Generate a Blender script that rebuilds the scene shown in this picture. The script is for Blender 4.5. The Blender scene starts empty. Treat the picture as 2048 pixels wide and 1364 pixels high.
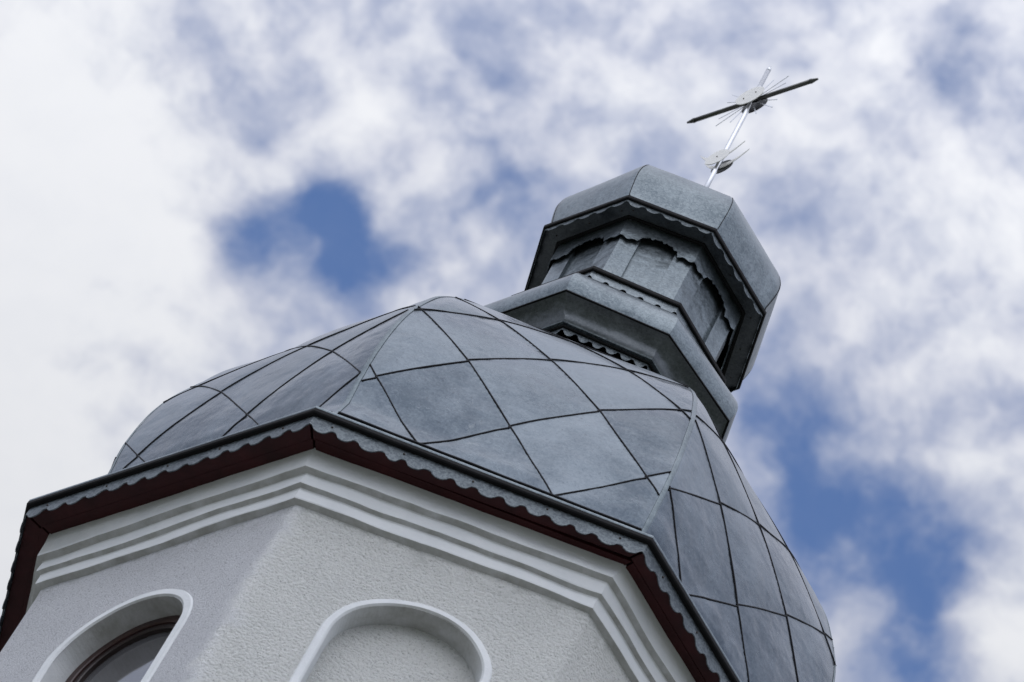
import bpy, bmesh, math, random
import numpy as np
from mathutils import Vector, Matrix, noise
random.seed(7)
S = bpy.context.scene
COL = S.collection
PI = math.pi
PHI = -2.1093243            # azimuth of the tower corner nearest the camera's left
SUN_AZ, SUN_EL = math.radians(-104), math.radians(46)

# ---------------------------------------------------------------- camera
CAMP = Vector((0, -22.2243402, -25.1127761))
FPX = 10139.93
cd = bpy.data.cameras.new('camera'); cam = bpy.data.objects.new('camera', cd); COL.objects.link(cam)
a_, b_, c_ = 0.935990669, -0.0330008485, 0.51562767
fw = Vector((math.sin(b_)*math.cos(a_), math.cos(b_)*math.cos(a_), math.sin(a_)))
rt = Vector((math.cos(b_), -math.sin(b_), 0)); up = rt.cross(fw)
CR = rt*math.cos(c_) + up*math.sin(c_); CU = -rt*math.sin(c_) + up*math.cos(c_)
cam.matrix_world = Matrix(((CR.x, CU.x, -fw.x, CAMP.x), (CR.y, CU.y, -fw.y, CAMP.y), (CR.z, CU.z, -fw.z, CAMP.z), (0, 0, 0, 1)))
cd.sensor_width = 36; cd.lens = FPX/2048*36; cd.clip_start = .5; cd.clip_end = 6000
cd.dof.use_dof = True; cd.dof.focus_distance = 35.0; cd.dof.aperture_fstop = 4.0
S.camera = cam
def pdir(px, py): return ((px-1024)/FPX*CR - (py-682)/FPX*CU + fw).normalized()

sdir = Vector((math.cos(SUN_EL)*math.cos(SUN_AZ), math.cos(SUN_EL)*math.sin(SUN_AZ), math.sin(SUN_EL)))
# ---------------------------------------------------------------- view
S.view_settings.view_transform = 'Standard'; S.view_settings.look = 'None'
S.view_settings.exposure = 0.22; S.view_settings.gamma = 1

# ---------------------------------------------------------------- node helpers
class NT:
    def __init__(s, nt): s.nt = nt; s.n = nt.nodes; s.l = nt.links; s.n.clear()
    def new(s, t, **kw):
        o = s.n.new(t)
        for k, v in kw.items(): setattr(o, k, v)
        return o
    def put(s, sock, v):
        if isinstance(v, bpy.types.NodeSocket): s.l.new(v, sock)
        elif v is not None: sock.default_value = v
    def math(s, op, a, b=None, c=None, clamp=False):
        o = s.new('ShaderNodeMath', operation=op, use_clamp=clamp)
        for i, v in enumerate((a, b, c)): s.put(o.inputs[i], v) if v is not None else None
        return o.outputs[0]
    def vmath(s, op, a, b=None, scale=None):
        o = s.new('ShaderNodeVectorMath', operation=op)
        s.put(o.inputs[0], a)
        if b is not None: s.put(o.inputs[1], b)
        if scale is not None: s.put(o.inputs[3], scale)
        return o.outputs['Value'] if op in ('DISTANCE', 'DOT_PRODUCT', 'LENGTH') else o.outputs[0]
    def noise(s, vec, scale, detail=4, rough=.5, dist=0, color=False):
        o = s.new('ShaderNodeTexNoise'); s.put(o.inputs['Vector'], vec); s.put(o.inputs['Scale'], scale)
        o.inputs['Detail'].default_value = detail; o.inputs['Roughness'].default_value = rough; o.inputs['Distortion'].default_value = dist
        return o.outputs['Color' if color else 'Fac']
    def mr(s, v, a, b, c=0., d=1., smooth=False):
        o = s.new('ShaderNodeMapRange'); o.interpolation_type = 'SMOOTHSTEP' if smooth else 'LINEAR'
        s.put(o.inputs[0], v)
        for i, q in enumerate((a, b, c, d)): s.put(o.inputs[i+1], q)
        return o.outputs[0]
    def mixc(s, f, a, b, mode='MIX'):
        o = s.new('ShaderNodeMix', data_type='RGBA', blend_type=mode)
        s.put(o.inputs[0], f); s.put(o.inputs[6], a); s.put(o.inputs[7], b)
        return o.outputs[2]
def rgb(r, g, b): return (r, g, b, 1)

# ---------------------------------------------------------------- world: Nishita sky behind a broken cloud layer
W = bpy.data.worlds.new('World'); S.world = W; W.use_nodes = True
t = NT(W.node_tree)
sky = t.new('ShaderNodeTexSky', sky_type='NISHITA'); sky.sun_disc = False
sky.sun_elevation = SUN_EL; sky.sun_rotation = PI/2 - SUN_AZ; sky.altitude = 200; sky.air_density = 1.0; sky.dust_density = .0; sky.ozone_density = 4.0
tc = t.new('ShaderNodeTexCoord'); D = tc.outputs['Generated']
w1 = t.noise(D, 14, 3, .55, color=True)
w2 = t.noise(D, 60, 4, .6, color=True)
wd = t.vmath('ADD', D, t.vmath('SCALE', t.vmath('SUBTRACT', w1, (.5, .5, .5)), scale=.017))
wd = t.vmath('ADD', wd, t.vmath('SCALE', t.vmath('SUBTRACT', w2, (.5, .5, .5)), scale=.008))
# openings (-) and banks (+) in the layer: direction, angular radius, strength
def off(px, py):   # undo the mean shift so the openings sit where they are named
    return pdir(px, py)
spots = [
 (650, 385, 90, -.55), (600, 500, 150, -.72), (700, 530, 110, -.40), (480, 480, 95, -.62), (760, 300, 70, -.32), (800, 560, 80, -.22),
 (965, 70, 80, -.04), (1030, 380, 150, -.26), (530, 250, 170, -.10), (400, 110, 90, -.06), (470, 620, 110, -.22), (1010, 20, 60, -.2),
 (1950, 120, 110, -.40), (1880, 40, 90, -.15), (1200, 20, 80, -.12),
 (1560, 870, 150, -.40), (1700, 1040, 200, -.44), (1540, 760, 110, -.28), (1850, 1150, 130, -.45), (1600, 1000, 120, -.35), (1790, 970, 110, -.20),
 (1810, 1340, 130, -.35), (1500, 620, 120, -.16), (1900, 880, 160, -.14), (1680, 780, 120, -.20), (1760, 600, 120, -.10), (2010, 800, 90, -.26), (1620, 640, 100, -.28), (1350, 300, 90, -.12), (1560, 440, 110, -.12),
 (60, 500, 480, .60), (0, 1000, 400, .5), (150, 150, 250, .35), (1250, 230, 200, .16), (1900, 520, 260, .26), (2030, 1230, 140, .45), (1940, 960, 100, .22), (700, 130, 160, .12), (800, 420, 90, .10)]
dens = t.math('MULTIPLY_ADD', t.noise(wd, 34, 9, .58), 1.65, -.22)
dens = t.math('ADD', dens, t.math('MULTIPLY_ADD', t.noise(wd, 105, 8, .58), .80, -.40))
dens = t.math('ADD', dens, t.math('MULTIPLY_ADD', t.noise(D, 4.0, 3, .5), .5, -.10))
for px, py, rad, st in spots:
    d = t.vmath('DISTANCE', wd, tuple(pdir(px, py)))
    dens = t.math('MULTIPLY_ADD', t.mr(d, rad*1.35/FPX, rad*.15/FPX, 0, 1, True), st, dens)
cover = t.mr(dens, -.10, .82, .07, 1, True)
cs = t.vmath('DOT_PRODUCT', D, tuple(sdir))
fwd = t.mr(cs, -.1, .95, 0, 1, True)
thick = t.mr(dens, .55, 1.25, 0, 1, True)
# lit edges and shaded bases: compare the layer with itself a little towards the sun
offv = sdir - pdir(1024, 682)*sdir.dot(pdir(1024, 682)); offv = offv.normalized()*.0045
wl = t.vmath('ADD', wd, tuple(offv + pdir(0, 600)*0))
lit = t.math('SUBTRACT', t.noise(wd, 34, 9, .58), t.noise(wl, 34, 9, .58))
shade = t.math('ADD', t.math('MULTIPLY', t.noise(wd, 50, 8, .6), .7), t.math('MULTIPLY_ADD', lit, 1.1, .15))
ccol = t.mixc(t.mr(shade, .30, .70, 0, 1, True), rgb(.40, .44, .57), rgb(.59, .61, .695))
ccol = t.mixc(t.math('MULTIPLY', thick, .85), ccol, rgb(.82, .83, .855))
cstr = t.mr(fwd, 0, 1, .70, 2.0)
bg1 = t.new('ShaderNodeBackground'); t.l.new(t.mixc(1., sky.outputs[0], rgb(.78, .92, 1.10), 'MULTIPLY'), bg1.inputs[0]); bg1.inputs[1].default_value = .14
bg2 = t.new('ShaderNodeBackground'); t.l.new(ccol, bg2.inputs[0]); t.l.new(cstr, bg2.inputs[1])
mx = t.new('ShaderNodeMixShader'); t.l.new(cover, mx.inputs[0]); t.l.new(bg1.outputs[0], mx.inputs[1]); t.l.new(bg2.outputs[0], mx.inputs[2])
out = t.new('ShaderNodeOutputWorld'); t.l.new(mx.outputs[0], out.inputs[0])

# ---------------------------------------------------------------- sun, veiled by the cloud bank
sl = bpy.data.lights.new('sun', 'SUN'); so = bpy.data.objects.new('sun', sl); COL.objects.link(so)
sl.energy = .55; sl.angle = math.radians(65); sl.color = (1, .96, .9)
so.rotation_euler = sdir.to_track_quat('Z', 'Y').to_euler()

# ---------------------------------------------------------------- materials
def mat(name):
    m = bpy.data.materials.new(name); m.use_nodes = True; t = NT(m.node_tree)
    b = t.new('ShaderNodeBsdfPrincipled'); o = t.new('ShaderNodeOutputMaterial'); t.l.new(b.outputs[0], o.inputs[0])
    return m, t, b
def bump(t, b, h, strength, dist):
    n = t.new('ShaderNodeBump'); n.inputs['Strength'].default_value = strength; n.inputs['Distance'].default_value = dist
    t.put(n.inputs['Height'], h); t.l.new(n.outputs[0], b.inputs['Normal']); return n
def obj_co(t): return t.new('ShaderNodeTexCoord').outputs['Object']

def galvanised(name, base=(.152, .178, .203), dark=(.060, .076, .095), rough=.26, metallic=.88, tone=False, spangle=1.0, streak=0.0):
    m, t, b = mat(name); co = obj_co(t)
    big = t.noise(co, 1.7, 5, .6, .6); mid = t.noise(co, 7, 5, .6)
    vor = t.new('ShaderNodeTexVoronoi'); t.put(vor.inputs['Vector'], co); vor.inputs['Scale'].default_value = 75; vor.inputs['Randomness'].default_value = 1
    sep = t.new('ShaderNodeSeparateColor'); t.l.new(vor.outputs['Color'], sep.inputs[0]); sp = sep.outputs[0]
    spk = t.noise(co, 120, 3, .7)
    f = t.math('ADD', t.math('MULTIPLY', big, .85), t.math('MULTIPLY_ADD', mid, .45, -.20))
    f = t.math('ADD', f, t.math('MULTIPLY_ADD', sp, .60*spangle, -.30*spangle))
    f = t.math('ADD', f, t.math('MULTIPLY_ADD', spk, 1.1*spangle, -.55*spangle))
    if tone:
        at = t.new('ShaderNodeAttribute', attribute_name='tone'); tn = at.outputs['Fac']
        f = t.math('ADD', f, t.math('MULTIPLY_ADD', tn, .40, -.20))
    else: tn = None
    if streak:
        st = t.new('ShaderNodeMapping'); st.inputs['Scale'].default_value = (9, 9, .8); t.put(st.inputs[0], co)
        f = t.math('ADD', f, t.math('MULTIPLY_ADD', t.noise(st.outputs[0], 3, 4, .6), streak, -.5*streak))
    col = t.mixc(t.mr(f, .18, .72), rgb(*dark), rgb(*base))
    # chalky pale scuffs and drips left by white rust
    sc = t.mr(t.noise(co, 5.5, 7, .72, 1.2), .62, .76, 0, 1, True)
    col = t.mixc(t.math('MULTIPLY', sc, .35), col, rgb(.34, .36, .37))
    scm = t.new('ShaderNodeMapping'); scm.inputs['Scale'].default_value = (3, 3, 26); scm.inputs['Rotation'].default_value = (.5, .4, .3); t.put(scm.inputs[0], co)
    scr = t.mr(t.noise(scm.outputs[0], 5, 5, .7), .66, .74, 0, 1, True)
    col = t.mixc(t.math('MULTIPLY', scr, .30), col, rgb(.33, .35, .37))
    # dark specks
    dk = t.mr(t.noise(co, 52, 4, .7), .60, .70, 0, 1, True)
    col = t.mixc(t.math('MULTIPLY', dk, .6), col, rgb(.045, .052, .06))
    t.put(b.inputs['Base Color'], col); b.inputs['Metallic'].default_value = metallic
    r = t.math('MULTIPLY_ADD', mid, .22, rough-.11)
    r = t.math('MULTIPLY_ADD', sp, .12*spangle, r)
    r = t.math('MULTIPLY_ADD', sc, .2, r)
    if tone: r = t.math('MULTIPLY_ADD', tn, .14, t.math('SUBTRACT', r, .07))
    t.put(b.inputs['Roughness'], r)
    h = t.math('ADD', t.math('MULTIPLY', t.noise(co, 2.6, 3, .5), 1.), t.math('MULTIPLY', t.noise(co, 11, 2, .5), .16))
    bump(t, b, h, .75, .040)
    return m
M = {}
M['dome'] = galvanised('galvanised_dome_sheet', tone=True, spangle=.26)
M['hip'] = galvanised('galvanised_hip_strip', base=(.165, .195, .21), dark=(.08, .10, .113), rough=.34, spangle=.4, streak=.3)
M['zinc'] = galvanised('galvanised_sheet', base=(.195, .226, .244), dark=(.090, .110, .125), rough=.34, spangle=.55, streak=.3)
M['zinc_shaded'] = galvanised('shaded_galvanised_sheet', base=(.12, .132, .14), dark=(.05, .056, .062), rough=.42, spangle=.35)  # darker copy: dark ground reflection on cove and lantern soffit put into the colour
M['fascia'] = galvanised('galvanised_fascia', base=(.155, .178, .192), dark=(.066, .080, .092), rough=.46, spangle=1.2, metallic=.8)

def plain(name, col, rough, metallic=0., var=.25, scale=12, bstr=0., bscale=40, bdist=.01, spec=None):
    m, t, b = mat(name); co = obj_co(t)
    n = t.noise(co, scale, 5, .6)
    c2 = tuple(c*(1-var) for c in col); c3 = tuple(min(1, c*(1+var)) for c in col)
    t.put(b.inputs['Base Color'], t.mixc(t.mr(n, .3, .7), rgb(*c2), rgb(*c3)))
    b.inputs['Roughness'].default_value = rough; b.inputs['Metallic'].default_value = metallic
    if spec is not None: b.inputs['Specular IOR Level'].default_value = spec
    if bstr: bump(t, b, t.noise(co, bscale, 4, .6), bstr, bdist)
    return m
M['sash'] = plain('dark_sash', (.014, .006, .005), .45, 0, .3)
M['seam'] = plain('dark_seam', (.016, .016, .02), .7, 0, .3, spec=.25)  # near-black carries the shadow of the laps as well as dirt
M['drip'] = plain('black_drip_edge', (.012, .012, .013), .75, 0, .3, spec=.15)
M['soffit'] = plain('maroon_boards', (.034, .0052, .0060), .6, 0, .35, 5, .3, 14, spec=.25)
M['nail'] = plain('rusty_nail', (.03, .02, .015), .7)
M['brown'] = plain('brown_frame', (.030, .010, .008), .4, 0, .3, 6, .2, 20)
M['steel'] = plain('polished_steel', (.55, .56, .58), .26, 1.0, .05)
M['barsteel'] = plain('shaded_bar_steel', (.10, .10, .095), .32, .9, .2)  # same steel as the upright, its dark reflection from below painted in
M['whiteplate'] = plain('white_plate', (.72, .71, .68), .45, 0, .06, 20)
M['darkplate'] = plain('dark_plate', (.02, .02, .02), .5, .3)
def paint():
    m, t, b = mat('white_masonry_paint'); co = obj_co(t)
    n = t.noise(co, 3, 6, .65); f = t.mr(t.noise(co, 26, 6, .7), .60, .78, 0, 1, True)
    c = t.mixc(t.mr(n, .35, .65), rgb(.61, .63, .645), rgb(.68, .695, .705))
    c = t.mixc(t.math('MULTIPLY', f, .22), c, rgb(.40, .39, .34))
    # grey-green grime plus painted shade on downward faces and in the grooves
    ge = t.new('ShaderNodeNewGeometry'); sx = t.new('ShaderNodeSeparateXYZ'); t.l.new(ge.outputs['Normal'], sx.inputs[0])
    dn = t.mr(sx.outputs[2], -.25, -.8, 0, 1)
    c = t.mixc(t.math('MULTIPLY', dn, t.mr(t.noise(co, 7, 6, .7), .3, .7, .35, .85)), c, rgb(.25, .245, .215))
    t.put(b.inputs['Base Color'], c); b.inputs['Roughness'].default_value = .75
    bump(t, b, t.math('ADD', t.noise(co, 9, 5, .6), t.math('MULTIPLY', t.noise(co, 90, 3, .6), .25)), .5, .012)
    return m
M['paint'] = paint()
def render_wall():
    m, t, b = mat('roughcast_render'); co = obj_co(t)
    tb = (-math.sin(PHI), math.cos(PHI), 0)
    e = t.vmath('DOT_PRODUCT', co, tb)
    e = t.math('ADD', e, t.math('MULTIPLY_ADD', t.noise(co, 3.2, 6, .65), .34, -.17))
    side_b = t.mr(e, -.10, .10, 0, 1, True)          # 0 = finer coat with weaker, bluer light in its colour, 1 = coarse cream coat
    n1 = t.noise(co, 58, 5, .72); n2 = t.noise(co, 70, 5, .75); n3 = t.noise(co, 150, 3, .6)
    vo = t.new('ShaderNodeTexVoronoi', feature='SMOOTH_F1'); t.put(vo.inputs['Vector'], t.vmath('ADD', co, t.vmath('SCALE', t.noise(co, 30, 3, .6, color=True), scale=.03)))
    vo.inputs['Scale'].default_value = 44; vo.inputs['Smoothness'].default_value = .6
    hb = t.math('ADD', t.math('MULTIPLY', t.mr(n1, .28, .72, 0, 1), .8), t.math('MULTIPLY', vo.outputs['Distance'], -.9))
    hb = t.math('ADD', hb, t.math('MULTIPLY', n3, .3)); ha = t.math('ADD', t.math('MULTIPLY', n2, 1.5), t.math('MULTIPLY', n3, .3))
    h = t.math('ADD', t.math('MULTIPLY', hb, side_b), t.math('MULTIPLY', ha, t.math('SUBTRACT', 1, side_b)))
    big = t.mr(t.noise(co, 1.6, 5, .6), .3, .7)
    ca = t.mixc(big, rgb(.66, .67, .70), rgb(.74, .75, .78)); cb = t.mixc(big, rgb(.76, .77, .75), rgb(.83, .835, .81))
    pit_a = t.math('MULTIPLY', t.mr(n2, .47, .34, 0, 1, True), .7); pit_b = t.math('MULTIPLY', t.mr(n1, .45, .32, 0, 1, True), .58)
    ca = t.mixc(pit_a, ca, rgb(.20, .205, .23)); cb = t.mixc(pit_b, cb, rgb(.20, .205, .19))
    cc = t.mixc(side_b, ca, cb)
    st = t.mr(t.noise(co, 85, 2, .5), .735, .77, 0, 1)
    cc = t.mixc(t.math('MULTIPLY', st, .75), cc, rgb(.08, .08, .08))
    # rain-washed dirt under the cornice
    sx = t.new('ShaderNodeSeparateXYZ'); t.l.new(co, sx.inputs[0])
    drt = t.math('MULTIPLY', t.mr(sx.outputs[2], -.75, -.50, 0, 1), t.mr(t.noise(co, 9, 6, .7), .42, .68, 0, 1, True))
    cc = t.mixc(t.math('MULTIPLY', drt, .45), cc, rgb(.30, .31, .28))
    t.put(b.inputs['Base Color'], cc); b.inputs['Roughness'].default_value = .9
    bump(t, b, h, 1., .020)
    return m
M['wall'] = render_wall()
def glass():
    m, t, b = mat('window_glass'); co = obj_co(t)
    b.inputs['Base Color'].default_value = rgb(.075, .075, .08); b.inputs['Roughness'].default_value = .06
    b.inputs['IOR'].default_value = 1.75; b.inputs['Coat Weight'].default_value = .3
    bump(t, b, t.noise(co, 2.5, 2, .5), .12, .02)
    return m
M['glass'] = glass()
def grass():
    m, t, b = mat('grass_ground'); co = obj_co(t)
    c = t.mixc(t.mr(t.noise(co, .3, 6, .6), .3, .7), rgb(.045, .065, .025), rgb(.09, .11, .045))
    t.put(b.inputs['Base Color'], c); b.inputs['Roughness'].default_value = .9
    bump(t, b, t.noise(co, 6, 5, .7), .6, .1)
    return m
M['grass'] = grass()

# ---------------------------------------------------------------- object helpers
def link(name, me, m, parent=None):
    me.name = name
    o = bpy.data.objects.new(name, me); COL.objects.link(o)
    for q in (m if isinstance(m, (list, tuple)) else [m]): me.materials.append(M[q])
    if parent: o.parent = parent
    return o
def mesh(name, V, F, m, parent=None, smooth=False, mi=None, tone=None, weld=False):
    me = bpy.data.meshes.new(name); me.from_pydata([tuple(v) for v in V], [], F); 
    if tone is not None:
        at = me.attributes.new('tone', 'FLOAT', 'POINT'); at.data.foreach_set('value', np.array(tone, dtype=np.float32))
    bm = bmesh.new(); bm.from_mesh(me)
    if weld: bmesh.ops.remove_doubles(bm, verts=bm.verts, dist=1e-5)
    bmesh.ops.recalc_face_normals(bm, faces=bm.faces); bm.to_mesh(me); bm.free()
    if smooth: me.polygons.foreach_set('use_smooth', [True]*len(me.polygons))
    if mi: me.polygons.foreach_set('material_index', mi)
    return link(name, me, m, parent)
def thing(name, label, cat, loc=(0, 0, 0)):
    o = bpy.data.objects.new(name, None); COL.objects.link(o); o.location = loc; o.empty_display_size = .3
    o['label'] = label; o['category'] = cat; return o

# small differences of the real corners from a true octagon: corner -> (dR, dAzimuth in degrees)
ADJ = {'eave': {7: (.03, .5), 0: (-.02, .2)},
       'flash': {7: (-.15, 0)}, 'cup': {7: (-.03, 0), 6: (-.03, 0), 1: (-.008, -.8)}, 'wall': {7: (.035, -1.0), 0: (-.006, 0), 1: (.035, -1.1)},
       'soffit': {7: (.02, .2), 0: (-.03, 0), 1: (.01, -.6)},
       'lantern': {0: (0, .9), 1: (-.005, -1.6), 2: (0, 1.0)},
       'lwall': {7: (0, -1.2), 0: (.005, .5), 1: (.008, -1.0)},
       'neck': {0: (.01, 1.6), 1: (-.008, .8), 2: (0, .8)},
       'seam': {0: (0, .6), 1: (-.035, .5), 2: (.03, -.8)}, None: {}}
def corner(k, R, z, adj=None):
    dr, da = ADJ[adj].get(k % 8, (0, 0)); t_ = PHI + k*PI/4 + math.radians(da); R = R+dr
    return Vector((R*math.cos(t_), R*math.sin(t_), z))
def side(k, R, z, f, adj=None): return corner(k, R, z, adj).lerp(corner(k+1, R, z, adj), f)
def fnorm(k): a = PHI + (k+.5)*PI/4; return Vector((math.cos(a), math.sin(a), 0)), Vector((-math.sin(a), math.cos(a), 0))

def lathe8(name, prof, m, parent, n=1, wob=0., adj=None, closed=False, seed=0., wsc=2.2, strips=False, capends=False):
    """octagonal moulding: prof = [(R, z[, adj])]; n segments along every side, wob = hand-made unevenness"""
    V = []; F = []; P = len(prof); N = 8*(n+1) if strips else 8*n
    for j, pr in enumerate(prof):
        R, z = pr[0], pr[1]; ad = pr[2] if len(pr) > 2 else adj
        for k in range(8):
            for i in range(n+1 if strips else n):
                p = side(k, R, z, i/n, ad)
                if wob:
                    q = Vector((p.x*wsc+seed, p.y*wsc, z*6.0))
                    d = noise.noise_vector(q)*wob + noise.noise_vector(q*3.1)*wob*.4
                    p = p + Vector((d.x*.6, d.y*.6, d.z))
                V.append(p)
    rng = P if closed else P-1
    for j in range(rng):
        j2 = (j+1) % P
        for i in range(N):
            if strips and i % (n+1) == n: continue
            i2 = (i+1) % N
            F.append((j*N+i, j*N+i2, j2*N+i2, j2*N+i))
    if capends: F.append(tuple(range(N))[::-1]); F.append(tuple((P-1)*N+i for i in range(N)))
    return mesh(name, V, F, m, parent, smooth=strips)

def skirt(name, R0, z0, R1, zfun, m, parent, n, adj, thick=.006):
    """hanging sheet with a cut lower edge, zfun(k, f) gives the bottom height"""
    V = []; F = []
    for k in range(8):
        for i in range(n):
            f = i/n; zb = zfun(k, f)
            for lay in (0, -thick):
                V.append(side(k, R0+lay, z0, f, adj)); V.append(side(k, R1+lay, zb, f, adj))
    N = 8*n
    for i in range(N):
        a = 4*i; b = 4*((i+1) % N)
        F += [(a, b, b+1, a+1), (a+2, a+3, b+3, b+2), (a+1, b+1, b+3, a+3), (a, a+2, b+2, b)]
    return mesh(name, V, F, m, parent)

def tube(bmV, bmF, P, r, seg=8, r2=None):
    """add a tube along points P"""
    base = len(bmV); n = len(P)
    for i, p in enumerate(P):
        d = (P[min(i+1, n-1)]-P[max(i-1, 0)]).normalized()
        u = d.orthogonal().normalized() if i == 0 else (u - d*u.dot(d)).normalized()
        v = d.cross(u); rr = r if not callable(r) else r(i/(n-1))
        for s in range(seg):
            a = 2*PI*s/seg; bmV.append(p + (u*math.cos(a)+v*math.sin(a))*rr)
    for i in range(n-1):
        for s in range(seg):
            a = base+i*seg+s; b = base+i*seg+(s+1) % seg
            bmF.append((a, b, b+seg, a+seg))
    bmF.append(tuple(base+s for s in range(seg))[::-1]); bmF.append(tuple(base+(n-1)*seg+s for s in range(seg)))

# ================================================================ ground
GZ = -26.72
V = [(0, 0, GZ)]; F = []
rr = [4, 10, 50, 100, 200, 600, 1500]
for r in rr:
    for i in range(48): a = i*PI/24; V.append((r*math.cos(a), r*math.sin(a), GZ + (0 if r < 60 else .3*math.sin(3*a)*min(1, r/200))))
for i in range(48): F.append((0, 1+i, 1+(i+1) % 48))
for j in range(len(rr)-1):
    for i in range(48): a = 1+j*48+i; b = 1+j*48+(i+1) % 48; F.append((a, a+48, b+48, b))
g = mesh('ground', V, F, 'grass', smooth=True); g['kind'] = 'structure'
M['paving'] = plain('pale_concrete_paving', (.27, .265, .25), .85, 0, .18, 1.5, .3, 20)
V = [(0, 0, GZ+.03)] + [(46*math.cos(i*PI/24), 46*math.sin(i*PI/24), GZ+.03) for i in range(48)]
g = mesh('pavement', V, [(0, 1+i, 1+(i+1) % 48) for i in range(48)], 'paving'); g['kind'] = 'structure'

# ================================================================ the tower
T = thing('church_tower', 'white rendered octagonal church tower with grey tin onion dome, scalloped eaves and small lantern', 'church tower', (0, 0, GZ))
class _P:  # parts are built in world coordinates; shift them under the tower's empty
    pass
def adopt():
    for o in COL.objects:
        if o.parent is T: o.location = (0, 0, -GZ)

# ---- walls with arched openings
WR = 2.60; AP = WR*math.cos(PI/8); ZT = -.50
OPEN = {0: (.075, -1.572, .485, -3.35), 7: (.055, -1.668, .495, -3.45)}   # k: (centre u, spring z, clear radius, sill z)
for k in range(1, 7): OPEN[k] = (.0, -1.56, .49, -3.4)
def on_face(k, u, z, d=0.):
    n, s_ = fnorm(k); ca, cb = corner(k, WR, 0, 'wall'), corner(k+1, WR, 0, 'wall')
    f = (u-ca.dot(s_))/(cb.dot(s_)-ca.dot(s_)); ap = ca.dot(n)*(1-f) + cb.dot(n)*f
    return n*(ap-d) + s_*u + Vector((0, 0, z))
def arch(k, r, n=40):
    cu, zs, r0, zb = OPEN[k]; P = [(cu-r, zb), (cu-r, (zb+zs)/2)]
    for i in range(n+1): a = PI - PI*i/n; P.append((cu+r*math.cos(a), zs+r*math.sin(a)))
    P += [(cu+r, (zb+zs)/2), (cu+r, zb)]
    return P
bm = bmesh.new()
for k in range(8):
    ca, cb = corner(k, WR, 0, 'wall'), corner(k+1, WR, 0, 'wall')
    n_, s_ = fnorm(k); ua, ub = ca.dot(s_), cb.dot(s_)
    da = db = 0.
    outer = [(ua, -6.0, da), (ub, -6.0, db), (ub, ZT, db), (ua, ZT, da)]
    def ring_v(P): return [bm.verts.new(on_face(k, p[0], p[1], p[2] if len(p) > 2 else da+(db-da)*(p[0]-ua)/(ub-ua))) for p in P]
    vo = ring_v(outer); vi = ring_v(arch(k, OPEN[k][2]))
    eo = [bm.edges.new((vo[i], vo[(i+1) % 4])) for i in range(4)]
    ei = [bm.edges.new((vi[i], vi[(i+1) % len(vi)])) for i in range(len(vi))]
    res = bmesh.ops.triangle_fill(bm, edges=eo+ei, use_beauty=True)
    for f in res['geom']:
        if isinstance(f, bmesh.types.BMFace): f.material_index = 0
    # plain wall down to the ground
    a, b = vo[0], vo[1]
    c = bm.verts.new((a.co.x, a.co.y, GZ-.3)); d = bm.verts.new((b.co.x, b.co.y, GZ-.3))
    f = bm.faces.new((c, d, b, a)); f.material_index = 0
    # infill of the blind niches
    if k % 2 == 0:
        P = arch(k, OPEN[k][2]+.01); vv = [bm.verts.new(on_face(k, p[0], p[1], .155)) for p in P]
        f = bm.faces.new(vv)
bmesh.ops.remove_doubles(bm, verts=bm.verts, dist=1e-5)
for f in bm.faces:
    if f.normal.dot(f.calc_center_median().normalized()*1) < 0: f.normal_flip()
ve = [e for e in bm.edges if len(e.link_faces) == 2 and abs((e.verts[0].co-e.verts[1].co).normalized().z) > .99 and abs(e.link_faces[0].normal.dot(e.link_faces[1].normal)) < .9 and min(v.co.z for v in e.verts) > -6.5]
bmesh.ops.bevel(bm, geom=ve, offset=.022, segments=3, affect='EDGES', profile=.5)
me = bpy.data.meshes.new('wall'); bm.to_mesh(me); bm.free()
wall = link('wall', me, 'wall', T)

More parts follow.
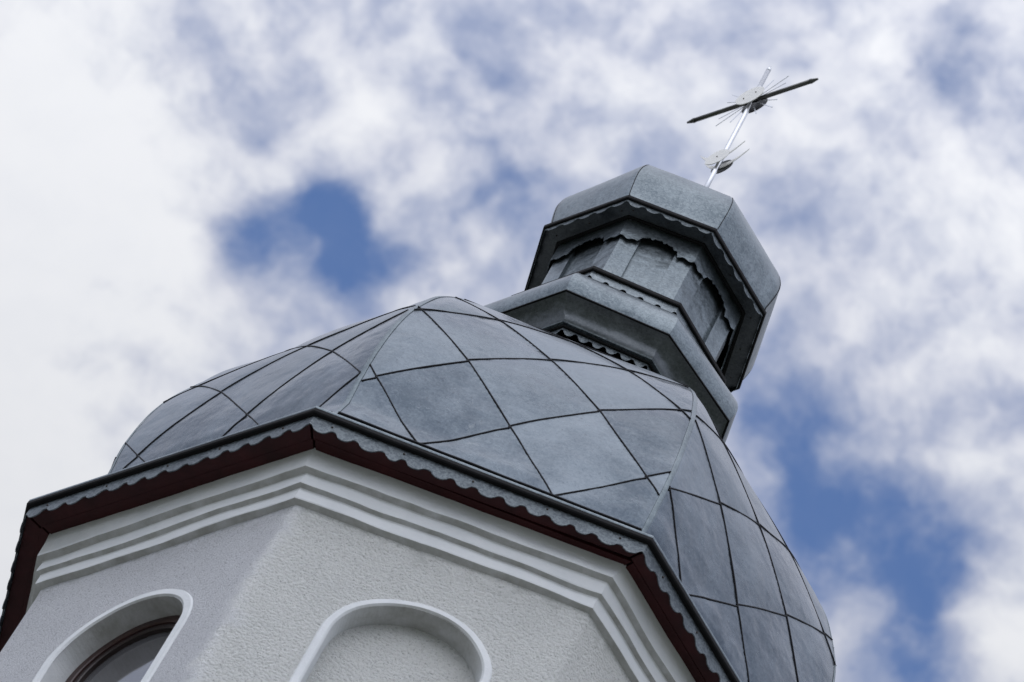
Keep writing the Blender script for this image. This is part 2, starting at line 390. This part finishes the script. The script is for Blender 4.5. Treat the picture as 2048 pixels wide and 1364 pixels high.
def arch_ring(name, k, ri, ro, d0, d1, m, parent, wob=.0, chamfer=.008):
    """arched band between radii ri and ro, from depth d0 (front) to d1 (back)"""
    c = chamfer; V = []; F = []
    sec = [(ro, d1), (ro, d0+c), (ro-c, d0), (ri+c, d0), (ri, d0+c), (ri, d1)]
    for r, d in sec:
        for i, p in enumerate(arch(k, r, 48)):
            q = noise.noise_vector(Vector((p[0]*3, p[1]*3, k*3.)))*wob
            V.append(on_face(k, p[0]+q.x, p[1]+q.y, d+q.z*.5))
    n = len(V)//len(sec)
    for j in range(len(sec)-1):
        for i in range(n-1): F.append((j*n+i, j*n+i+1, (j+1)*n+i+1, (j+1)*n+i))
    return mesh(name, V, F, m, parent)
for k in range(8):
    ro = .545 if k != 7 else .565; ri = OPEN[k][2]
    sur = arch_ring('arched_surround', k, ri-.002, ro, -.012, .172 if k % 2 == 0 else .20, 'paint', T, .012, .012)
    cu, zs, r0, zb = OPEN[k]
    V = [on_face(k, cu+su*ro, zb+dz, dd) for dd in (-.05, .2) for su in (-1.03, 1.03) for dz in (0, -.07)]
    F = [(0, 1, 3, 2), (4, 6, 7, 5), (0, 2, 6, 4), (1, 5, 7, 3), (0, 4, 5, 1), (2, 3, 7, 6)]
    mesh('sill', V, F, 'paint', sur)
    if k % 2:
        win = arch_ring('window', k, ri-.062, ri+.004, .15, .22, 'brown', T, 0, .006)
        inner = arch_ring('sash', k, ri-.105, ri-.060, .165, .23, 'sash', win, 0, .006)
        P = arch(k, ri-.09); V = [on_face(k, p[0], p[1], .20) for p in P]
        mesh('pane', V, [tuple(range(len(V)))], 'glass', win)
        # transom bar across the springing line and a centre mullion below it
        for nm, (u0, u1, z0, z1) in (('transom', (cu-ri+.1, cu+ri-.1, zs-.62, zs-.57)), ('mullion', (cu-.022, cu+.022, zb, zs-.62))):
            V = [on_face(k, u, z, d) for d in (.17, .21) for u in (u0, u1) for z in (z0, z1)]
            F = [(0, 2, 3, 1), (4, 5, 7, 6), (0, 4, 6, 2), (1, 3, 7, 5), (0, 1, 5, 4), (2, 6, 7, 3)]
            mesh(nm, V, F, 'brown', win)

# ---- stepped cornice
c = .003
lathe8('cornice', [(2.775, -.10, 'soffit'), (2.765, -.20, 'soffit'), (2.742, -.275, 'wall'), (2.742-c, -.292, 'wall'), (2.690, -.302, 'wall'), (2.686, -.312, 'wall'),
                   (2.689, -.400, 'wall'), (2.689-c, -.412, 'wall'), (2.652, -.420, 'wall'), (2.648, -.430, 'wall'), (2.650, -.512, 'wall'), (2.650-c, -.522, 'wall'),
                   (2.596, -.535, 'wall'), (2.585, -.58, 'wall')], 'paint', T, n=26, wob=.015)

# ---- maroon soffit boards, mitred at every corner
V = []; F = []; mi = []
for k in range(8):
    for (Ra, Rb, z) in ((2.955, 2.845, -.118), (2.840, 2.70, -.121)):
        a = len(V); e = .004
        for zz in (z, z+.025):
            V += [side(k, Ra, zz, e, 'eave'), side(k, Ra, zz, 1-e, 'eave'), side(k, Rb, zz, 1-e, 'soffit'), side(k, Rb, zz, e, 'soffit')]
        F += [(a, a+1, a+2, a+3), (a+4, a+7, a+6, a+5), (a, a+4, a+5, a+1), (a+1, a+5, a+6, a+2), (a+2, a+6, a+7, a+3), (a+3, a+7, a+4, a)]
mesh('soffit', V, F, 'soffit', T)

# ---- scalloped eave fascia
def scallop(k, f, n, z0, amp, jit=0.):
    f = f + .012*noise.noise(Vector((f*n*.8+4, k*4.4, n*2.)))*math.sin(PI*f)
    x = (f*n + .5) % 1. - .5; i = math.floor(f*n+.5)
    ax_ = abs(x)
    if ax_ < .19: h = .38 + .62*math.sqrt(1-(ax_/.19)**2)
    elif ax_ < .27: h = .38 - .10*(ax_-.19)/.08
    else: h = .12 - .22*math.sin((ax_-.27)/.23*PI/2)
    j = noise.noise(Vector((f*n*.9, k*5.3, n*1.7)))*jit*1.6
    h *= 1 + .25*noise.noise(Vector((f*n*.6+9, k*3.1, n*.7)))
    return z0 + amp*h + j
fas = skirt('eave_fascia', 2.962, -.02, 2.968, lambda k, f: scallop(k, f, 14, -.184, .045, .007), 'fascia', T, 14*18, 'eave', .008)
def nails(parent, R, adj, zs, fs, ks, r=.008):
    me0 = None
    for k in ks:
        for f in fs:
            p = side(k, R, 0, f+random.uniform(-.02, .02), adj); n_, s_ = fnorm(k)
            p.z = zs + random.uniform(-.008, .008)
            if me0 is None:
                bm = bmesh.new(); bmesh.ops.create_icosphere(bm, subdivisions=1, radius=r); me0 = bpy.data.meshes.new('nail'); bm.to_mesh(me0); bm.free(); me0.materials.append(M['nail'])
            o = bpy.data.objects.new('nail', me0); COL.objects.link(o); o.parent = parent; o.location = p
nails(fas, 2.968, 'eave', -.09, (.08, .28, .5, .7, .92), (7, 0, 1))

# ---- black drip edge and sloping eave flashing
lathe8('drip_edge', [(2.95, -.004), (2.995, -.005), (3.001, -.008), (3.001, -.036), (2.992, -.044), (2.95, -.044)], 'drip', T, adj='eave', closed=True, n=10, wob=.003)
lathe8('eave_flashing', [(2.998, -.004, 'eave'), (3.001, .004, 'eave'), (3.000, .014, 'eave'), (2.988, .020, 'eave'), (2.90, .10, 'flash'), (2.82, .18, 'flash'), (2.777, .222, 'flash')], 'zinc', T, n=2)

# ---- onion dome
KN = [(2.778, .22), (2.752, .38), (2.730, .56), (2.725, .78), (2.73, .98), (2.722, 1.18), (2.70, 1.42), (2.645, 1.72), (2.555, 2.0), (2.44, 2.28), (2.28, 2.55), (2.08, 2.82), (1.84, 3.08),
      (1.58, 3.33), (1.30, 3.56), (1.08, 3.78), (.93, 4.02), (.86, 4.30)]
def cat(P, n):
    out_ = []
    for i in range(len(P)-1):
        p0 = P[max(i-1, 0)]; p1 = P[i]; p2 = P[i+1]; p3 = P[min(i+2, len(P)-1)]
        for j in range(n):
            q = j/n
            out_.append(tuple(.5*((2*p1[c])+(-p0[c]+p2[c])*q+(2*p0[c]-5*p1[c]+4*p2[c]-p3[c])*q*q+(-p0[c]+3*p1[c]-3*p2[c]+p3[c])*q**3) for c in (0, 1)))
    out_.append(P[-1]); return out_
DP = np.array(cat(KN, 9)); 
def dR(z): return float(np.interp(z, DP[:, 1], DP[:, 0]))
DZ = (.2, .5, .75, 1.1, 1.5)      # how the real hips stray from the common profile, per corner
DC = {7: (-.15, -.09, -.03, -.01, 0), 0: (0, -.03, 0, 0, 0), 1: (-.02, .045, .055, .03, 0), 2: (0, .02, .02, 0, 0)}
def dRc(k, z): return dR(z) + float(np.interp(z, DZ, DC.get(k % 8, (0, 0, 0, 0, 0))))
RHO = [(-.25, -1.2), (.300, 0), (.84, 1), (1.40, 2), (1.87, 3), (2.295, 4), (2.62, 5), (2.93, 6), (3.22, 7), (3.5, 8), (3.8, 9), (4.3, 10.5)]
rz_, rr_ = zip(*RHO)
def rho(z): return float(np.interp(z, rz_, rr_))
def zof(r): return float(np.interp(r, rr_, rz_))
U0 = {0: -.02, 7: .105, 1: -.09, 2: .05, 3: 0, 4: .06, 5: -.04, 6: .02}
PITCH = .462; RIDGE = .030
def dome_pt(k, u, z, lift=0.):
    R = dR(z); L = R*math.sin(PI/8); n_, s_ = fnorm(k); f = min(1, max(0, (u+L)/(2*L)))
    R = dRc(k, z)*(1-f) + dRc(k+1, z)*f; ap = R*math.cos(PI/8); u = u*R/dR(z)
    d = (dR(z+.01)-dR(z-.01))/.02*math.cos(PI/8)
    nn = (n_ - Vector((0, 0, d))).normalized()
    return n_*ap + s_*u + Vector((0, 0, z)) + nn*lift
def cell(k, u, z):
    a = (u-U0[k])/PITCH + rho(z); b = (u-U0[k])/PITCH - rho(z)
    fa = (a-1)/2; fb = (b-1)/2
    return math.floor(fa), math.floor(fb), fa-math.floor(fa), fb-math.floor(fb)
def sheet_lift(k, u, z):
    ia, ib, fa, fb = cell(k, u, z); R_ = random.Random(ia*97+ib*13+k*1009)
    q = noise.noise(Vector((u*1.3+k*7, z*1.3, 3.))); low = min(1, max(0, (z-.30)/.10))
    bul = (4*fa*(1-fa))**.6*(4*fb*(1-fb))**.6
    return low*(bul*(.012+.010*R_.uniform(-1, 1) + (fa-.5)*R_.uniform(-.020, .020) + (fb-.5)*R_.uniform(-.020, .020)) + q*.010), R_.random()
zs_ = [z for z in DP[:, 1]]; NU = 64
V = []; F = []; tone = []; rowlen = 8*(NU+2)
for z in zs_:
    R = dR(z); L = R*math.sin(PI/8)
    for k in range(8):
        um = L-RIDGE
        for i in range(NU+1):
            u = -um + 2*um*i/NU
            lf, tn = sheet_lift(k, u, z)
            edge = min(1, (um-abs(u))/.10)
            V.append(dome_pt(k, u, z, lf*edge)); tone.append(tn)
        V.append(corner(k+1, dRc(k+1, z)-.010, z)); tone.append(.95)
for j in range(len(zs_)-1):
    for i in range(rowlen):
        i2 = (i+1) % rowlen
        F.append((j*rowlen+i, j*rowlen+i2, (j+1)*rowlen+i2, (j+1)*rowlen+i))
dome = mesh('onion_dome', V, F, 'dome', T, smooth=True, tone=tone)

def bead(Vb, Fb, P, N, w, h):
    """low folded seam lying on the surface: P points, N normals"""
    base = len(Vb); n = len(P)
    for i in range(n):
        d = (P[min(i+1, n-1)]-P[max(i-1, 0)]).normalized(); s_ = d.cross(N[i]).normalized()
        for a, b in ((-.5, -.4), (-.5, .7), (-.25, 1), (.25, 1), (.5, .7), (.5, -.4)): Vb.append(P[i]+s_*a*w+N[i]*b*h)
    for i in range(n-1):
        for s in range(6):
            a = base+i*6+s; b = base+i*6+(s+1) % 6; Fb.append((a, b, b+6, a+6))
    Fb.append(tuple(base+s for s in range(6))); Fb.append(tuple(base+(n-1)*6+s for s in range(5, -1, -1)))
def dn(k, z):
    n_, s_ = fnorm(k); d = (dR(z+.01)-dR(z-.01))/.02*math.cos(PI/8); return (n_-Vector((0, 0, d))).normalized()
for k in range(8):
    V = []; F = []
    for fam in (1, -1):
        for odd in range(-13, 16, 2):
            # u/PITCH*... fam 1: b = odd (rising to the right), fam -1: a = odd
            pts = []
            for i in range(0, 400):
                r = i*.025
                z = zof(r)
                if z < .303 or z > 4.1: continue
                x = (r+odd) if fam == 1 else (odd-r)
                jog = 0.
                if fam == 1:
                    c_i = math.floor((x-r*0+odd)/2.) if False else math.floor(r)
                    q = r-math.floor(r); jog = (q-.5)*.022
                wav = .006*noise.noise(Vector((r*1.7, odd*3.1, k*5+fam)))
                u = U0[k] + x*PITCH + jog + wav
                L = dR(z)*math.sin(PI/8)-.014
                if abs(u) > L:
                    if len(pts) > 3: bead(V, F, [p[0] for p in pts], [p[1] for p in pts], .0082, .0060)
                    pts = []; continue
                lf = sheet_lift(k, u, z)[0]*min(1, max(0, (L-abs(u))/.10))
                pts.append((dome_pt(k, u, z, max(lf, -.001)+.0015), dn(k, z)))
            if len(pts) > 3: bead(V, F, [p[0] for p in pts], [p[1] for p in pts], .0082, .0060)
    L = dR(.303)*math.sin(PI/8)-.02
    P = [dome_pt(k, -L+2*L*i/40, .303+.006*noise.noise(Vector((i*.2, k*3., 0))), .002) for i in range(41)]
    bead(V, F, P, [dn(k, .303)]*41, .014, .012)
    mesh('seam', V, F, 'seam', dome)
    # folded strip that caps the hip at the start of this side
    V = []; F = []; zz = [z for z in DP[:, 1]]
    for z in zz:
        Rc = dRc(k, z); c0 = corner(k, Rc, z); sa, sb = fnorm(k-1)[1], fnorm(k)[1]; na, nb = fnorm(k-1)[0], fnorm(k)[0]
        o_ = (na+nb).normalized(); wv = .003*noise.noise(Vector((z*5, k*2., 0)))
        V += [c0-sa*.020+na*-.001, c0-sa*.018+na*.0022, c0-sa*.012+na*(.002+wv), c0-o_*(.004-wv), c0+sb*.012+nb*(.002+wv), c0+sb*.018+nb*.0022, c0+sb*.020-nb*.001]
    for j in range(len(zz)-1):
        for i in range(6): F.append((j*7+i, j*7+i+1, (j+1)*7+i+1, (j+1)*7+i))
    mesh('hip_fold', V, F, 'hip', dome, smooth=True)

# ---- neck between dome and lantern
lathe8('neck_wall', [(.80, 4.10), (.80, 4.47)], 'drip', T)
skirt('neck_valance', .880, 4.462, .884, lambda k, f: scallop(k, f, 6, 4.388, .046, .006), 'fascia', T, 6*16, 'neck', .005)
lathe8('neck_lip', [(.870, 4.456), (.898, 4.458), (.900, 4.468), (.870, 4.470)], 'drip', T, adj='neck', closed=True)
lathe8('neck_bead', [(.90, 4.470), (.925, 4.472), (.93, 4.480), (.925, 4.489), (.90, 4.49)], 'fascia', T, adj='neck', closed=True)
lathe8('neck_cove', [(.915, 4.488, 'neck'), (.926, 4.505, 'neck'), (.940, 4.528, 'neck'), (.960, 4.556, 'seam'), (.985, 4.588, 'seam'), (1.012, 4.620, 'seam'), (1.040, 4.647, 'seam'), (1.070, 4.668, 'seam')], 'zinc_shaded', T, n=8, wob=.004, strips=True)
lathe8('neck_seam', [(1.055, 4.667), (1.083, 4.668), (1.083, 4.678), (1.055, 4.679)], 'drip', T, adj='seam', closed=True)
lathe8('neck_torus', [(1.068, 4.680, 'seam'), (1.090, 4.72, 'seam'), (1.101, 4.77, 'seam'), (1.102, 4.82, 'seam'), (1.094, 4.87, 'seam'), (1.075, 4.925, 'seam'), (1.045, 4.975, 'seam'), (1.006, 5.02, 'seam'), (.962, 5.06, 'neck'), (.925, 5.10, 'neck'), (.897, 5.15, 'neck'), (.880, 5.22, 'neck')], 'zinc', T, n=8, wob=.004, strips=True)
nf = skirt('neck_fascia', .898, 5.255, .913, lambda k, f: 5.128 + (.026*math.sqrt(1-(((f*5+.5) % 1.-.5)/.17)**2) if abs((f*5+.5) % 1.-.5) < .17 else 0), 'zinc', T, 5*16, 'neck', .004)
lathe8('neck_drip_edge', [(.86, 5.235), (.918, 5.235), (.924, 5.243), (.924, 5.272), (.917, 5.28), (.86, 5.30)], 'drip', T, adj='neck', closed=True)
lathe8('lantern_base', [(.91, 5.281, 'neck'), (.80, 5.33, 'neck'), (.74, 5.36, 'lwall')], 'zinc', T)

# ---- lantern: recessed blind panels between folded corner pilasters
LW = .765
lathe8('lantern_wall', [(LW-.032, 5.30), (LW-.032, 6.22)], 'zinc', T, adj='lwall')
for k in range(8):
    V = []; F = []
    za, zb = 5.31, 6.20
    fr = .255
    pts = []
    p0 = side(k-1, LW, 0, 1-fr, 'lwall'); p1 = corner(k, LW, 0, 'lwall'); p2 = side(k, LW, 0, fr, 'lwall')
    n0 = fnorm(k-1)[0]; n1 = fnorm(k)[0]
    loop = [p0-n0*.05, p0, p0.lerp(p1, .5), p1, p1.lerp(p2, .5), p2, p2-n1*.05]
    for z in (za, zb):
        for p in loop: V.append(Vector((p.x, p.y, z)))
    n = len(loop)
    for i in range(n-1): F.append((i, i+1, n+i+1, n+i))
    mesh('corner_pilaster', V, F, 'zinc', T)
def vz(k, f):
    fc = .505
    x = (f-fc)/.265
    z = 5.958 + .012*math.sin(f*2*PI*6+.6) * (1 if abs(x) > 1 else .5)
    if abs(x) < 1:
        base = math.sqrt(1-x*x)
        z = 5.962 + .098*base
        teeth = (f*13.+.3) % 1.
        z += .030*(abs(teeth-.5)*2)**1.3 - .012
        if .0 < ((f*6.5) % 1.) < .2: z += .014
    return z + .004*noise.noise(Vector((f*14, k*3.7, 0)))
skirt('valance', .795, 6.222, .797, vz, 'zinc', T, 90, 'lwall', .004)

# ---- lantern eave
lsf = lathe8('lantern_soffit', [(.944, 6.222, 'lantern'), (.80, 6.207, 'lwall')], 'zinc_shaded', T)
lathe8('lantern_soffit_trim', [(.800, 6.196), (.822, 6.196), (.824, 6.206), (.800, 6.206)], 'drip', T, adj='lwall', closed=True)
nails(lsf, .875, 'lwall', 6.212, (.06, .5, .94), (7, 0, 1, 2), .006)
lf = skirt('lantern_fascia', .950, 6.262, .953, lambda k, f: scallop(k, f, 5, 6.166, .032, .008), 'fascia', T, 5*18, 'lantern', .004)
nails(lf, .953, 'lantern', 6.232, (.2, .5, .8), (7, 0, 1), .005)
lathe8('lantern_drip_edge', [(.92, 6.222), (.967, 6.222), (.973, 6.229), (.973, 6.256), (.966, 6.263), (.92, 6.29)], 'drip', T, adj='lantern', closed=True)

# ---- small cupola
CP = cat([(.952, 6.262), (.975, 6.38), (.992, 6.50), (.993, 6.60), (.968, 6.71), (.91, 6.83), (.81, 6.92), (.68, 7.02), (.54, 7.13), (.40, 7.27), (.27, 7.44), (.16, 7.62), (.08, 7.80), (.035, 7.95)], 5)
V = []; F = []; NC = 16
for R, z in CP:
    for k in range(8):
        f0 = min(.25, .022/max(R, .05))
        for i in range(NC):
            f = f0 + (1-2*f0)*i/(NC-1)
            p = side(k, R, z, f, 'lantern' if z < 6.3 else 'cup'); q = noise.noise(p*2.2)*.008
            V.append(p + fnorm(k)[0]*q)
        V.append(corner(k+1, R-.007, z, 'lantern' if z < 6.3 else 'cup'))
N = 8*(NC+1)
for j in range(len(CP)-1):
    for i in range(N): F.append((j*N+i, j*N+(i+1) % N, (j+1)*N+(i+1) % N, (j+1)*N+i))
cup = mesh('cupola', V, F, 'zinc', T, smooth=True)
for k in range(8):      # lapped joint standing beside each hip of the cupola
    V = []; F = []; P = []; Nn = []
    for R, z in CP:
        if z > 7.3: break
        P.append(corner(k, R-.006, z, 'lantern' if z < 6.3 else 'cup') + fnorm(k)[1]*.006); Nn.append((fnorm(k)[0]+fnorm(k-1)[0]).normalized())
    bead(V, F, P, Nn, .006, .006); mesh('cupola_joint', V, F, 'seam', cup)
adopt()

# ================================================================ cross
az = PHI + PI/8 - math.radians(43); CN = Vector((math.cos(az), math.sin(az), 0)); CS = Vector((-math.sin(az), math.cos(az), 0))
X = thing('cross', 'polished steel cross with two discs, thin rays and a crescent on top of the cupola', 'cross', (0, 0, 7.93))
def cpt(u, z, d=0.): return CS*u + CN*d + Vector((0, 0, z-7.93))
V = []; F = []; tube(V, F, [cpt(0, z) for z in (7.88, 8.4, 9.0, 9.6, 10.02)], .0195, 16); tube(V, F, [cpt(0, 10.02), cpt(0, 10.06), cpt(0, 10.10)], lambda q: (.0195, .019, .008)[int(round(q*2))], 12)
mesh('upright', V, F, 'steel', X, smooth=False)
for o in X.children: o.data.polygons.foreach_set('use_smooth', [len(p.vertices) == 4 for p in o.data.polygons])
ZB = 9.515
V = []; F = []
tube(V, F, [cpt(u, ZB) for u in (-.545, -.2, .2, .545)], .0190, 16)
for s in (-1, 1): tube(V, F, [cpt(s*q, ZB) for q in (.540, .553, .565, .615)], lambda q: (.0205, .0215, .018, .008)[int(round(q*3))], 12)
o = mesh('crossbar', V, F, 'barsteel', X); o.data.polygons.foreach_set('use_smooth', [len(p.vertices) == 4 for p in o.data.polygons])
def disc(name, r, zc, d, m, th=.006, uc=0.):
    V = []; F = []; n = 40
    for dd in (d-th/2, d+th/2):
        for i in range(n): a = 2*PI*i/n; V.append(cpt(uc+r*math.cos(a), zc+r*math.sin(a), dd))
    F = [tuple(range(n))[::-1], tuple(range(n, 2*n))] + [(i, (i+1) % n, n+(i+1) % n, n+i) for i in range(n)]
    o = mesh(name, V, F, m, X)
    o['label'] = 'white disc facing the viewer' if m == 'whiteplate' else 'dark disc behind the upright'
    return o
d1 = disc('disc', .130, 9.525, .045, 'whiteplate'); disc('disc', .118, 9.515, -.045, 'darkplate')
d2 = disc('disc', .108, 8.505, .045, 'whiteplate'); disc('disc', .098, 8.495, -.045, 'darkplate')
for par, pts in ((d1, ((.05, 9.55), (-.05, 9.50))), (d2, ((0, 8.505),))):
    for u, z in pts:
        bm = bmesh.new(); bmesh.ops.create_icosphere(bm, subdivisions=2, radius=.006); me = bpy.data.meshes.new('bolt'); bm.to_mesh(me); bm.free()
        o = link('bolt', me, 'nail', par); o.location = cpt(u, z, .05)
for q in range(4):
    for a_deg, ln in ((27, .31), (45, .375), (67, .31)):
        a = math.radians(a_deg); sx = 1 if q in (0, 3) else -1; sz = 1 if q < 2 else -1
        dx, dz = sx*math.cos(a), sz*math.sin(a); px_, pz_ = -dz, dx
        V = []
        for r in (.08, ln):
            for s in (-1, 1):
                for dd in (-.002, .002): V.append(cpt(dx*r+px_*s*.0042, 9.515+dz*r+pz_*s*.0042, dd))
        F = [(0, 1, 3, 2), (4, 6, 7, 5), (0, 4, 5, 1), (2, 3, 7, 6), (0, 2, 6, 4), (1, 5, 7, 3)]
        mesh('ray', V, F, 'steel', X)
for d in (.038, -.038):
    V = []; F = []; n = 24
    for dd in (d-.003, d+.003):
        for i in range(n+1):
            x = -1+2*i/n; V.append(cpt(.208*x, 8.462+.195*abs(x)**1.9, dd)); V.append(cpt(.208*x, 8.530+.131*abs(x)**2.2, dd))
    m_ = 2*(n+1)
    for i in range(n):
        a = 2*i; F += [(a, a+2, a+3, a+1), (m_+a, m_+a+1, m_+a+3, m_+a+2), (a, m_+a, m_+a+2, a+2), (a+1, a+3, m_+a+3, m_+a+1)]
    mesh('crescent', V, F, 'whiteplate', X)
